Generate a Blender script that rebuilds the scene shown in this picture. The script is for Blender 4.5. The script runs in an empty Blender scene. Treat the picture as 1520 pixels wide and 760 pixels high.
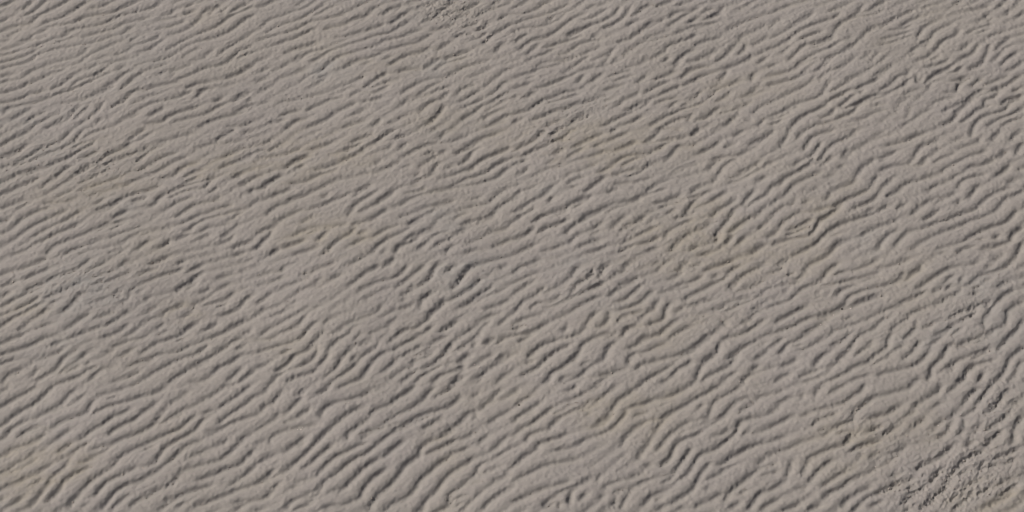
import bpy, math, random
import numpy as np

S = bpy.context.scene
C = S.collection

# ------------------------------------------------------------------ camera
CAM_H = 9.80                       # metres above the sand
PITCH = math.radians(45.0)         # below the horizontal
HFOV = math.radians(24.0)
cam_data = bpy.data.cameras.new('camera')
cam = bpy.data.objects.new('camera', cam_data)
C.objects.link(cam)
cam.location = (0, 0, CAM_H)
cam.rotation_euler = (math.pi / 2 - PITCH, 0, 0)
cam_data.sensor_fit = 'HORIZONTAL'
cam_data.angle = HFOV
cam_data.clip_start = 0.1
cam_data.clip_end = 20000
S.camera = cam

# ------------------------------------------------------------------ sky, sun, exposure
SUN_EL = math.radians(42.0)
SUN_AZ_VEC = (-0.98, 0.20)         # where the sun stands, seen from the sand
w = bpy.data.worlds.new('World')
S.world = w
w.use_nodes = True
nt = w.node_tree
nt.nodes.clear()
sky = nt.nodes.new('ShaderNodeTexSky')
sky.sky_type = 'NISHITA'
sky.sun_disc = False
sky.sun_elevation = SUN_EL
sky.air_density = 0.6
sky.dust_density = 7.0
sky.ozone_density = 0.0
sky.sun_rotation = math.atan2(SUN_AZ_VEC[0], SUN_AZ_VEC[1])
bg = nt.nodes.new('ShaderNodeBackground')
bg.inputs['Strength'].default_value = 0.068
wo = nt.nodes.new('ShaderNodeOutputWorld')
nt.links.new(sky.outputs[0], bg.inputs[0])
nt.links.new(bg.outputs[0], wo.inputs[0])
sun_data = bpy.data.lights.new('sun', 'SUN')
sun_data.energy = 3.45
sun_data.angle = math.radians(0.6)
sun_data.color = (1.0, 0.965, 0.92)
sun = bpy.data.objects.new('sun', sun_data)
C.objects.link(sun)
sun.location = (-20, 8, 20)
al = math.hypot(*SUN_AZ_VEC)
from mathutils import Vector
sdir = Vector((SUN_AZ_VEC[0] / al * math.cos(SUN_EL), SUN_AZ_VEC[1] / al * math.cos(SUN_EL), math.sin(SUN_EL)))
sun.rotation_euler = sdir.to_track_quat('Z', 'Y').to_euler()
S.view_settings.view_transform = 'Standard'
S.view_settings.look = 'None'
S.view_settings.exposure = 0.0
S.view_settings.gamma = 1.0
S.view_settings.use_curve_mapping = False
S.cycles.max_bounces = 4
S.cycles.filter_width = 0.9

# ------------------------------------------------------------------ photograph pixel -> point on the sand
PW, PH = 1520.0, 760.0
def ground(px, py):
    t = math.tan(HFOV / 2) / (PW / 2)
    a = (np.asarray(px, float) - PW / 2) * t
    b = (PH / 2 - np.asarray(py, float)) * t
    dy = math.cos(PITCH) + b * math.sin(PITCH)
    dz = -math.sin(PITCH) + b * math.cos(PITCH)
    k = CAM_H / -dz
    return a * k, dy * k

# ------------------------------------------------------------------ the ripple troughs of the beach
# each line is one trough, point by point along its run; a = shallow, c = deep
TROUGHS = {
'00': '''
0,4 5,2 9,0
13,6 17,3 20,0
15,9 20,7 24,3 28,0 c
0,19 5,17 11,15 18,14 22,10 28,7 34,4 41,0 c
24,15 32,12 38,10 43,7 47,4 52,1 c
28,16 35,15 44,14 49,11 57,9 65,8 70,6 76,3 82,0
53,5 60,4 66,1 a
23,20 29,17 a
38,20 44,18 50,17 60,15 65,13 72,9 80,7 88,5 96,1
48,23 55,21 62,19 69,17 74,14 82,12 88,10
48,27 55,26 62,24 70,21
0,30 10,27 18,24 28,22 a
0,25 8,23 a
0,13 6,10 a
17,29 22,27 30,24 38,22 42,19
0,37 8,35 15,33 21,30 26,27
0,33 8,31 15,29 a
0,41 6,39 11,38 18,36 21,33 26,31 34,29 44,28
0,45 6,44 10,43 c
13,46 19,42 24,40 33,37 42,35 48,33 53,28
25,41 33,40 42,39 a
48,37 53,33 60,30 68,26 74,24 c
72,21 76,18 80,15 c
77,26 80,23 c
80,27 88,25 93,23 95,20
67,34 75,31 a
85,31 90,29 95,25 99,22
93,17 100,16 106,14 110,12
93,12 100,11 107,9
96,9 101,8 104,5
109,9 113,7 117,6
110,4 115,2
120,8 126,4
128,6 132,3
100,21 107,19 113,16 119,11
91,37 98,35 104,32 110,28 116,25 c
98,31 106,26 112,23
116,21 123,18 130,15 135,11 143,7 151,4
116,25 125,23 133,20 139,17 145,12 151,9
108,35 113,31 120,28 a
113,36 120,35 123,32 127,29
130,32 136,28 143,24 150,19
115,44 122,40 132,38 139,33 142,30 150,27 c
140,35 146,32 152,30
102,46 105,42 a
92,41 100,38 a
94,45 100,42 a
105,47 110,46 114,44
134,46 142,43 149,39 152,37
84,55 92,52 100,50 108,48
110,53 117,50 126,48
102,59 108,57 115,54 a
117,58 120,54 125,52
127,61 133,57
86,74 95,73 100,70 104,68 113,65 119,63 c
103,73 114,70 122,68 128,64 134,61
118,76 128,71 138,68 147,65
134,75 144,74 152,71
146,61 151,56
140,58 146,54 a
71,54 77,49 81,46 85,43 c
62,52 68,49 74,44 80,42 c
42,51 48,47 56,45 64,40
33,56 42,53 50,50 58,46 66,43 c
36,61 44,60 52,58 60,54 68,51
50,42 60,38 a
18,49 25,46 32,43 40,41
14,51 17,48 c
30,53 38,49 43,45 47,43 c
0,55 8,53 14,51
20,55 27,53
0,49 7,47 a
0,61 10,59 17,56
2,67 5,64 13,62 22,60 31,57
6,71 12,68 20,63
15,73 20,69 27,66
20,74 30,69 36,66 a
34,74 39,71 44,66 48,62 c
44,71 48,67 53,63 c
45,75 52,71
57,74 61,70
57,67 61,61 c
66,64 70,62 75,60
76,71 84,67
88,70 95,66 98,64
73,61 79,55 86,53
78,62 85,60 a
88,58 95,56 a
56,36 66,33 a
68,37 78,35 a
69,43 75,39
101,44 104,40
107,41 114,38
124,9 127,5 131,3
131,8 135,4
136,8 141,5 148,2
10,25 17,23 21,20
4,22 9,19 14,17 a
32,26 39,24 46,22
56,57 63,54 69,51 a
138,60 144,57 150,53
82,66 90,62 97,60 a
139,66 146,63 152,60
27,76 33,73 38,69
63,72 66,69
68,75 74,71 80,68 a
''',
'01': '''
0,5 6,3 12,0
23,4 27,2 31,0
3,17 8,12 14,10 22,7 29,5 36,0
5,20 10,17 18,14 25,12 32,8 37,5 42,2
34,9 38,8 43,5 48,3
40,12 47,10 52,8 57,6 62,3 67,1
16,20 23,18 29,15 33,13
0,24 8,22 16,20 a
9,27 16,25 25,22 31,19 36,17
40,18 47,16 52,15 57,12 60,11 66,9 70,5 75,4 c
57,13 62,10 68,9 c
46,23 54,22 60,20 64,18 c
48,26 56,23 64,20 70,16
17,32 23,29 31,27 37,25
24,37 30,32 38,30 44,28
22,36 26,33 a
32,37 37,35 43,31 49,29 55,27 62,25 70,22 78,20 84,18 c
31,44 38,42 43,38 49,34 56,32 63,30 70,28 78,24 86,22 93,19 99,17 c
53,40 59,37 66,35 73,33 78,31
70,31 79,30 88,27 96,25 104,20
79,39 84,36 90,33 98,31 104,28
36,46 42,44 c
31,52 37,49 43,44
0,55 6,52 10,50
14,60 24,58 34,56 42,54 50,51 57,49 65,45
43,56 50,54 58,51 64,52 70,48 75,45 78,43 c
40,60 46,58 53,57
44,68 48,66 54,63 60,60
55,57 62,54 70,55 80,50 a
62,60 70,59 76,57
14,68 20,66 27,64
0,62 8,59 a
8,72 14,71 19,70
18,76 24,71 31,70
30,75 36,73 42,70 48,66 c
56,68 60,67 65,64
52,75 58,73 66,71 c
69,75 72,73 74,70 c
78,74 84,72
84,64 87,62 91,58 c
86,56 92,52 97,49 c
90,62 96,58 103,55 a
97,56 103,52 109,49
97,67 101,63 106,60 111,58 115,54
98,58 105,55 112,52 117,51 c
99,75 104,72 109,67 112,62 c
118,58 121,54 125,52 130,50
120,61 127,57 134,53 c
122,64 130,61 136,58
122,71 129,67 134,63 141,60 147,56 152,54 c
134,71 140,67 148,64 c
140,73 146,70 152,67
136,66 143,62 150,58 a
138,57 144,53 148,49 152,48 c
138,50 142,47 147,43 152,41 c
113,46 118,43 124,40 131,38 139,36
106,42 111,38 118,36 126,34 c
100,41 106,37 110,34 c
107,30 112,27 116,25 c
116,34 124,31 128,30
112,36 115,33 c
128,46 135,43 140,40 a
142,32 145,28 148,26 c
135,27 138,23 142,20 147,17 152,14 c
130,19 134,17 137,15 139,12 c
128,24 133,22 138,19
122,16 128,15 132,13
118,22 124,20 130,20
144,12 148,9 152,8
104,18 112,16 118,14
100,13 106,10 112,9 118,6
106,10 110,6 115,4 c
102,10 104,7 a
118,11 122,9 127,7
120,7 127,4 133,1 c
130,10 137,6 144,4 152,1
79,15 83,12 87,9 91,7 c
82,18 87,15 92,12 c
82,7 86,3 a
75,9 79,6 83,4
68,18 73,16 76,14
100,3 106,2
112,3 118,1 c
139,3 146,0
20,45 26,42 32,41 a
0,48 8,45 a
3,42 9,39 a
0,36 6,34 a
95,50 104,47 112,46 a
9,42 16,39 22,36 a
14,46 22,43 30,40 a
18,52 26,48 a
52,41 58,37 64,35 a
62,39 70,36 a
84,43 92,41 100,42 a
66,53 74,50 80,48 a
30,65 36,62 42,60 a
84,71 90,68 a
110,36 118,33 126,30 a
136,75 142,73 150,71
62,13 66,10 a
48,11 54,8 a
126,20 132,22 138,24
24,30 30,28 38,26
76,36 82,33 a
''',
'02': '''
0,5 6,2 10,0
6,8 13,6 19,2 24,0 c
0,15 7,12 14,10 21,8 28,5 34,2
38,4 43,1 c
0,20 5,17 12,16 19,15 24,13 28,11 32,7
14,24 22,21 28,17 33,13 38,10 45,8
21,11 25,9 a
2,26 5,23 10,20 c
4,31 8,27 12,24 17,22 c
8,34 12,30 16,26 c
9,37 14,34 20,32 26,28
18,29 24,27 30,25 36,23 42,21
32,21 36,19 41,17
33,22 40,18 47,15 54,13 60,10 c
40,12 47,11 53,8 57,6
46,5 52,4 57,2
46,22 52,21 a
0,47 6,45 12,43 19,40 26,39 32,36 39,33 c
26,33 33,31 40,26 47,24 54,23
14,40 20,37 28,36 33,34
30,44 34,41 38,38 44,34 46,32 c
46,36 52,34 58,31
40,42 47,40 54,39 60,37 66,34 c
0,53 7,51 12,49
14,52 20,51 27,48 34,45 40,42 c
39,49 43,44 c
45,49 50,46 55,43 c
60,11 62,8 64,5 c
54,17 60,15 65,12 68,9 70,5 c
70,11 74,9 79,5 84,4 c
60,36 63,33 c
62,25 68,24 74,21 79,17 84,13 c
68,17 72,14 78,12 a
66,33 69,30 72,28 c
72,28 78,25 84,24 92,22
80,18 85,15 91,12
85,5 90,3 96,1
93,12 98,8 105,7 c
92,17 98,13 104,9 111,5
104,15 109,12 112,10 c
98,4 104,2
118,11 122,8 126,4 c
112,9 118,6 122,5 a
105,17 112,15 a
0,58 4,56 c
5,58 10,57 14,54
0,68 6,66 10,65 16,61 19,59 26,57 33,54 40,54 c
0,73 6,70
20,61 28,59 35,57 41,55
12,71 18,69 24,66
30,66 36,62 45,60 a
34,74 39,70 44,66 c
35,72 42,70 48,67 c
20,75 26,72 32,71 a
48,60 54,60 60,58 a
54,54 60,52 66,50
60,48 66,46 73,44
74,49 78,46 80,44 c
78,56 84,52 90,49 94,47
88,56 94,53 100,50 c
62,64 66,60 72,57 76,54 c
54,75 60,72 66,69 72,66 78,63 82,59 c
66,66 72,64 78,60
62,75 70,73 78,69
80,66 83,65
82,75 87,72 94,68 100,66 c
90,75 98,71 104,69
93,64 98,60 102,59 c
100,46 106,41 112,39 119,38 c
107,47 113,44 119,42 c
104,36 110,35 116,32 123,29
90,36 94,33 c
96,39 100,36 c
93,27 99,25 106,23 110,20
108,27 116,24 125,22
116,35 118,32 c
120,36 126,33 131,28 134,26 c
122,47 126,44 128,40 c
126,40 134,37 142,34
134,32 138,29 139,25 c
135,24 137,20 c
116,58 120,54 124,51 130,49 136,46 c
109,57 113,53 c
102,50 108,47 113,47
120,60 126,57 130,53
118,52 124,48 a
100,63 106,60
104,72 107,67 a
108,71 116,69 122,64 130,63
122,67 130,65 136,63
130,71 134,68 c
136,63 143,59 a
143,67 147,63 152,60 c
138,70 144,72
146,75 150,70 c
136,57 142,54 147,50
142,47 144,42
142,27 148,24 152,21
128,18 136,14 144,11 152,8
136,22 145,18 152,14
146,37 152,33
148,31 152,29
140,35 143,31 c
20,13 26,9 30,6 a
44,6 50,3 a
60,29 57,34 54,38 c
76,36 84,34 90,31 a
66,40 74,38 80,36 a
56,46 64,43 72,41 a
84,47 92,44 98,41
40,33 46,30 52,28
8,47 14,45
20,68 28,65 36,63 a
40,62 48,59 56,56
84,62 92,59 100,57
98,66 106,63 114,60 a
108,18 116,15 124,13 a
112,13 120,10 126,7
96,21 104,18
78,24 86,21 94,19 a
140,57 146,54 152,52
126,75 132,70
96,37 104,31 110,29 a
''',
'03': '''
0,23 8,20 15,16 22,12 27,8
0,17 5,13 9,11
14,15 22,11 26,9 a
10,26 14,22 20,18 28,15 34,13 40,11 43,8 c
0,29 6,27 10,24
8,32 12,28 15,27
6,29 10,27
12,36 17,31 22,27 30,26 37,23
18,24 26,21 33,19 c
40,18 44,14 50,11 53,8 57,3 c
36,8 43,5 49,2
54,8 60,7 66,3 70,1 c
48,11 55,10 62,9 68,6
0,39 6,37 a
0,44 7,43 15,41 22,37 30,34
16,39 22,35 30,31 36,29 43,25 c
28,43 34,39 38,34 45,31 53,26 c
0,50 8,48 16,46 23,43 30,41 33,37 38,33
20,43 30,36 38,34 a
46,29 52,26 54,24
8,57 14,54 19,52 26,48
0,61 6,58 a
30,48 33,44 36,42 40,41 44,39 c
14,62 20,60 28,58 33,55
32,56 36,49 38,47
36,55 42,52 47,49 51,46 c
42,42 48,37 53,33 c
46,48 52,45 56,43
54,36 58,34 61,31
60,38 63,34 66,31 c
64,39 68,36 71,33 c
56,44 62,40 c
62,49 66,46 70,42 75,38
52,54 56,51 62,49 66,46 c
54,56 57,53 c
66,54 72,51 77,46 82,44
68,57 76,53 84,49
36,60 42,57 46,54
42,64 48,59 52,56
60,60 66,58 70,57
62,63 70,62
14,75 18,71 22,68 29,65 35,62 c
0,74 4,73 10,70
0,69 8,66 13,63
40,71 44,69 50,67 54,62 58,61 c
30,70 37,68 40,64
52,72 58,70 64,67 72,65
26,75 33,73 40,72 a
66,73 72,69 76,67 77,63 81,59 86,57 c
74,71 82,70 84,65 86,63 c
80,75 86,71 92,67
88,68 93,66 98,64
60,19 63,17 c
66,17 74,12 80,9 86,6
72,18 80,17 86,14 c
78,16 85,12 92,9
66,24 74,22 80,20 86,18
66,27 74,25 82,22 88,21
88,24 90,20 93,16 98,13 104,10 c
90,26 96,23 99,19 104,16 110,13 c
85,31 88,28 93,27 97,24 c
84,33 88,31
100,29 103,25 106,23 111,21 114,17 c
88,36 94,34 98,31
94,40 102,38 108,35
100,43 106,41 110,38 c
106,43 112,42 116,39
118,34 122,31 125,26 c
114,30 117,28 120,25
113,36 120,32 a
119,41 126,38 129,34 132,26 c
128,25 131,24
132,37 137,33 140,29 146,26
138,39 142,35 148,31
134,31 138,27 144,22
130,22 136,20 142,18
126,16 131,15 134,13
123,14 128,11 132,8
110,3 114,1
142,9 143,6 c
148,10 152,8 c
137,4 140,2
88,44 89,49 92,45
92,50 98,45 104,42 c
95,53 98,48 104,47 a
112,54 114,49 120,46 c
104,55 110,54 116,55 a
108,48 113,47 118,45
97,62 100,60 106,58 112,57
104,66 110,63 115,60
104,74 110,71 115,64 120,60 c
115,64 118,60 122,57
114,73 120,69 124,65 128,63 134,61
120,52 124,48 128,46 a
130,54 136,52 137,50 c
136,53 143,49 147,46 151,44 c
140,42 146,40 152,36
120,57 126,53 130,52
128,62 130,58 134,57 138,53
122,75 126,70 132,67 140,65 145,59 152,57 c
130,75 138,70 145,67 152,63
138,75 145,71 152,69
138,62 142,58 147,57 152,55
145,54 150,51
142,60 147,57
0,9 7,6 14,3 a
24,27 31,25 38,22 a
26,29 34,26 40,22
46,25 50,22
58,20 62,17 66,15
62,46 68,42 74,38
82,46 84,41 a
80,50 86,46 a
96,36 102,33
44,65 52,62 60,58 68,55
40,58 46,55 52,52 a
80,57 86,54 92,52 a
86,60 92,56
128,50 136,47 144,44
118,20 124,17
124,20 132,17
14,64 20,62 a
0,71 6,69 12,67
52,46 57,44 a
110,67 116,62 124,57
130,13 134,10
120,6 126,5 132,3 a
''',
'10': '''
0,11 6,7 12,4 18,1
4,18 9,15 13,12 17,9 c
8,22 14,18 20,15 26,10
25,13 30,10 36,8
36,8 40,4 43,1
43,9 47,4 50,1 c
0,24 5,22
10,22 16,20 23,17 30,14 37,12 43,9 c
42,13 47,10 54,7
50,6 55,3 62,1 c
0,33 6,30 12,27 18,25 24,23
28,23 34,20 40,18 46,14 52,11 57,7
0,40 7,37 13,34 18,32 24,29
24,36 29,32 34,29 38,25 43,22
42,30 47,26 53,22 c
46,18 51,17 58,14
61,18 66,15 72,13 78,11
47,33 53,30 59,27 66,24
26,40 33,36 39,32 45,30
32,42 38,39 45,36 a
25,45 32,44 39,44 46,41 c
0,56 6,54
7,60 10,57 13,54 19,51 26,48 33,47
0,63 6,61
32,52 37,50 40,48 c
0,70 7,67 14,62 20,58 28,54 34,52
35,57 42,53 48,49
18,66 24,62 30,59
20,69 27,66 33,63 40,60 46,57 c
43,60 47,56
28,75 31,71 37,68 45,65 52,62 60,58 66,55
10,70 15,68
6,75 14,73
38,75 45,72 51,70
47,75 52,73
52,70 58,67 63,65 a
56,46 60,43 64,40 c
56,49 64,46 70,43
66,54 71,51 77,48 c
48,38 56,41 63,37 a
46,38 54,35 60,33 66,31 74,28
66,33 73,34 80,31 86,29
70,35 78,33
58,50 66,47 72,42 80,39 88,37 95,34
83,43 88,40
88,46 92,45 95,41 101,38 108,35 115,33 120,32 c
95,30 100,29 104,28 107,25 112,22 118,21 c
108,30 114,27 121,24
80,21 85,17 90,13 95,11 c
80,26 86,24 92,20 98,17 105,15 c
90,28 97,24 104,20 112,17
72,18 78,16 84,14 88,11
74,12 78,9 84,7 90,3
76,8 82,4 87,1
86,27 93,27 a
96,50 102,46 108,43 115,41
104,53 110,49 115,46 122,44 128,43 131,40 c
114,36 118,36 122,35 126,30 c
122,31 129,29
124,39 130,35
132,47 138,46
106,57 112,55 118,52 124,50
108,61 113,60 116,57 122,54 130,52 138,50 146,48
118,62 124,59 131,58 138,56
132,64 138,60 143,56
130,69 136,66 140,62
138,71 145,68 152,66
132,65 136,62 a
138,75 146,73
80,73 85,69 90,66 c
74,67 80,63 86,60
93,71 98,69 101,66
94,60 100,59
64,61 70,58 74,55
78,60 86,57 a
118,66 126,62 a
128,8 134,4 140,0
138,30 142,28 146,26 c
142,35 148,32 c
148,39 151,36 c
130,24 138,21 145,18 152,14
132,18 138,15 144,12
130,10 138,8 145,7
144,3 150,1 c
0,18 6,15 12,12 a
14,28 20,26 28,23
44,28 50,25 56,22 a
56,25 62,22 70,19 a
58,61 66,57 74,54
64,66 72,62 80,60
60,72 68,70
70,75 76,70
82,64 90,61
104,66 112,63
100,42 108,38 116,36
108,33 114,31 120,28 a
118,12 124,10 132,8 a
100,8 108,5 116,3 a
92,10 100,7 a
10,48 18,44 a
0,48 8,45 16,42 a
52,41 60,37 a
78,44 84,41
122,51 130,48 138,46
136,55 144,50
64,75 70,72
''',
'11': '''
0,10 5,9 10,6
7,14 12,11 17,8 c
0,18 7,17 14,16 21,14 28,11
17,24 23,20 30,17
24,24 30,21
34,25 39,24 45,22 50,20 c
0,29 6,28
0,37 5,35 10,31 16,28 c
10,40 17,38 22,36
20,33 28,32 35,29 40,27 48,25
32,38 38,36 43,33 50,31
0,44 7,42 14,40
6,52 12,47 18,45 24,42 30,40
10,59 14,55 20,52 26,49
26,57 31,54 36,52
0,63 6,60 11,58
22,64 28,61 34,59 40,58 c
36,67 40,64 43,60 c
16,71 22,69 30,66
40,75 43,72 46,69 50,66 54,64 c
22,75 30,73 38,70
0,72 4,67 8,64 a
34,48 40,46 46,43 53,40
38,42 44,39 a
58,41 62,38 66,36 69,34 c
54,53 57,49 59,46 63,43 68,40 73,37 c
60,51 66,48 72,45 77,42 82,38
68,55 74,51 79,48 c
72,44 78,40 84,36
46,59 54,57 a
56,63 60,59
80,47 86,46 90,43 97,40 104,38 112,36
88,39 95,38 102,35
92,34 98,30 104,28 107,22 110,20
91,36 98,33
108,30 116,28 124,25 130,23 c
118,33 125,30 132,28 138,25 144,21 152,18 c
96,49 102,47 110,45 116,43
106,37 114,36 122,34 130,33 137,31 143,29 148,25 152,23 c
112,45 118,42
108,54 114,51 118,50
117,55 120,52 127,49
128,42 135,40
125,47 132,45 138,44 141,41 146,37 152,34 c
140,50 144,47 148,44 152,41
120,58 126,56 132,54 138,52 142,49
125,57 129,53 c
130,57 137,54 144,50
104,65 110,62 118,63 125,60
106,71 110,68 118,65
115,65 122,62 a
124,75 130,72 138,73
140,71 146,68 152,66
142,62 150,58
112,75 116,70 120,68
68,75 72,71 78,66 85,63 90,61
82,75 86,70 92,68 98,64
92,68 97,63 104,59
74,75 78,72
70,65 78,60 84,58 a
90,58 96,54 102,51 108,47
56,9 62,6 70,4
72,8 77,4 83,1 c
62,14 66,11 c
84,6 91,4 a
82,7 88,4
78,13 81,11 c
84,14 90,9 c
86,18 94,14 102,10 110,9 c
100,17 105,14 106,18 c
96,24 102,20 108,16 114,13
120,22 126,18 129,13 134,11 c
126,26 132,20 138,17 145,14 152,11 c
116,8 121,6 126,4 c
124,12 129,8
118,16 122,13
104,2 108,0 c
108,7 113,2
136,5 145,2
50,29 58,29 66,27 72,27
70,27 78,24 86,20
56,17 62,15
70,22 75,19
112,24 118,22 a
30,13 38,11 46,8 a
0,14 8,12 a
20,21 26,18 32,16
52,14 58,11 64,8 a
44,31 52,30 60,29 a
18,43 26,41 34,38 a
56,58 64,56 72,54 a
60,64 66,61 a
84,54 92,51 100,49 a
92,58 100,54
88,67 96,62
56,70 64,66
30,63 38,60
8,75 14,71
118,15 126,12 132,8
92,30 98,26 a
86,24 92,22 a
138,62 144,59
124,69 132,66
96,72 102,68
60,38 68,33 a
100,63 108,59
''',
'12': '''
15,5 20,1 c
22,5 28,1 c
34,2 38,0
28,8 34,7
35,13 42,9 48,6 55,3
24,17 31,12 c
32,19 38,15 44,11
48,12 54,9 c
58,3 63,0 c
57,8 64,5 69,3
60,14 68,11 74,8 c
78,9 84,6 87,3
80,9 88,8 96,6
88,1 95,0 102,2
106,5 112,0 c
97,7 104,5
106,11 110,9
90,20 94,17 97,13 99,12 c
84,14 88,12 94,8
0,22 6,20 10,18
4,28 10,24
12,29 20,25 27,23
0,34 7,33
5,37 10,36 14,34 c
18,40 22,37 25,34
32,30 36,26 c
33,34 38,31 44,29 c
43,39 48,35 52,32 56,29 c
24,25 32,22 40,19 48,17 55,14
37,27 44,25
60,22 66,18 74,16 82,15
64,24 70,20 78,17
52,27 58,24
67,30 75,27 82,22 88,20
60,34 68,33 76,32 84,29
56,39 64,36
79,38 84,35 88,32 c
88,33 93,30
67,44 73,43 78,40 85,38 92,36 
0,43 5,40
0,50 5,48 10,44 17,41 22,38
2,54 8,50 14,47
22,44 25,40
12,56 18,52 24,50 30,48
32,47 38,44 44,41
36,48 44,43 48,40
34,36 42,34 a
0,66 6,64 12,60 13,58 c
3,74 9,71 15,68 c
15,62 20,59 27,57 34,54
32,64 34,60 40,56
34,69 37,65 42,62
18,73 26,71 33,68
39,71 46,68 53,65
44,74 50,73 56,70 a
48,69 54,66
59,60 63,56 68,52
55,51 60,48 66,46
57,47 60,45
72,44 76,43
74,56 80,52 c
66,58 72,56
80,57 84,54
74,64 80,61 86,58
64,61 72,57 78,54 a
84,45 90,44 96,42
88,48 94,45 102,44
102,52 105,48 107,45 111,41 116,38 120,37 c
108,48 112,46
106,39 110,36 114,34 c
114,34 118,33 a
94,42 102,39 a
116,26 121,21 125,18 c
122,29 125,24 130,20 136,18
128,30 134,29 142,24
112,14 118,12 124,8 c
130,17 136,16 142,13
118,44 124,40 128,38 c
118,53 124,48 130,45 134,42
120,64 124,59 128,55 131,50 135,46 c
136,47 140,42 144,38 c
138,48 144,44 152,40
144,54 149,49 152,47 c
146,60 150,57
127,68 132,63 c
134,68 139,64 c
142,74 148,70 152,68
94,73 98,68 103,64 108,61 c
90,65 94,60
75,69 82,67 88,64
80,73 88,70
112,75 118,73
105,72 112,69
110,60 118,58 a
146,10 152,4 c
140,11 148,6
132,5 138,1
64,69 70,66
128,33 136,31 143,27 150,24 a
145,33 152,29 a
96,54 103,52 110,49 a
0,14 6,11 12,8 a
6,17 12,14 20,11 a
22,9 30,6 a
26,52 34,48 a
44,52 52,49
40,56 48,52 54,49
48,60 54,56
46,64 54,60 a
70,62 76,58
64,73 72,69
92,51 98,48 a
100,57 108,54
114,58 120,56
128,62 136,57 144,52
120,68 124,62 a
96,12 102,10 a
110,16 116,13
126,12 132,9
134,27 142,24 148,20
118,20 124,17
104,42 112,39
44,24 50,22
60,29 68,26 76,24
20,22 28,19
''',
'13': '''
17,7 20,3 23,1 c
21,14 24,9 27,5 33,3 39,1 c
26,17 29,13 32,8 c
26,20 31,19 35,13 40,9 45,7 50,4 53,1 c
7,13 9,9 12,4
0,5 4,1
30,24 35,20 38,16
0,22 4,20
6,36 9,32 13,29 19,26 25,22 c
0,47 5,44 11,40 15,35 20,32 26,29 32,26 c
46,19 50,14 54,12 60,8 68,5 74,4
52,29 56,24 60,21 64,18 c
42,24 46,22
36,39 42,36 48,34 52,31
24,38 31,36
34,30 40,28
34,44 38,39
38,47 42,45 48,42 55,39 61,36 c
20,46 25,43 c
0,55 5,50 10,47 14,46 16,42 c
7,60 9,56 14,53 20,50
10,61 17,59 23,56 27,54
0,65 6,61
2,69 8,67 16,65 24,64
24,64 28,60 31,55 36,52 41,48 44,45 c
27,70 33,64 38,60 44,57 49,55 c
14,75 20,73 27,69
49,55 56,53 62,51 68,48 73,45 c
50,48 56,46 62,43 65,40 c
48,12 44,18 a
65,18 70,17 76,14
66,26 73,23 80,22 84,21
62,34 64,30 66,28 c
68,35 72,32 74,30
70,41 76,38 82,33 88,31 95,30
86,19 89,14 92,11 98,9 102,7 c
92,22 94,18 98,16 102,12 c
84,22 90,22 94,19
70,11 77,9 a
82,8 88,5 94,3
98,21 104,18 112,15
101,28 106,24 112,21 120,17 127,15 130,13
104,31 109,31 112,28 116,27
94,38 100,34 108,32
112,36 116,31 122,29 129,28
119,42 122,38 124,35 128,34 c
123,48 128,43 132,40 138,37 146,35 c
133,50 137,47 141,42 148,39 152,37 c
107,53 114,51 120,49 127,46
85,52 90,47 96,43 100,41
92,55 98,51 102,48 c
92,47 88,44 a
92,60 100,56 107,54 113,52
85,73 90,69 95,66 101,63 108,60 114,58 119,55 125,53 131,51 c
75,71 79,66 85,61 c
65,73 68,67 73,63 79,60
56,64 60,61 68,58 75,56 c
75,56 77,53 c
100,72 108,70 116,67 121,64
120,65 126,61 133,58 140,56 145,52 148,48 c
123,66 130,65
134,66 138,63
130,72 138,69 144,67
144,67 146,62 152,58 c
148,75 151,68 c
112,75 118,71 125,70
102,75 106,73
36,75 41,69 45,66
112,45 115,42
120,24 128,22 135,19
135,29 140,26 144,22
133,8 136,4 139,1 c
112,13 118,11 124,9 126,6
110,8 116,6
144,8 147,4 151,1 c
147,16 150,11 152,9 c
135,18 139,17 141,14
148,25 152,24
62,5 70,2 a
120,6 122,1
20,24 28,22 a
14,24 20,20 a
28,50 36,47 a
10,64 18,61 26,58
40,70 48,66
36,64 44,62 a
98,45 104,42
106,41 112,38
112,52 118,49
76,48 82,45
78,65 84,61
66,20 72,18 a
92,30 100,27 a
118,24 124,22
138,15 144,14
142,33 148,30
126,72 132,70
58,50 64,47
46,34 52,32 a
2,36 8,33 a
34,20 40,17
''',
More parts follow.
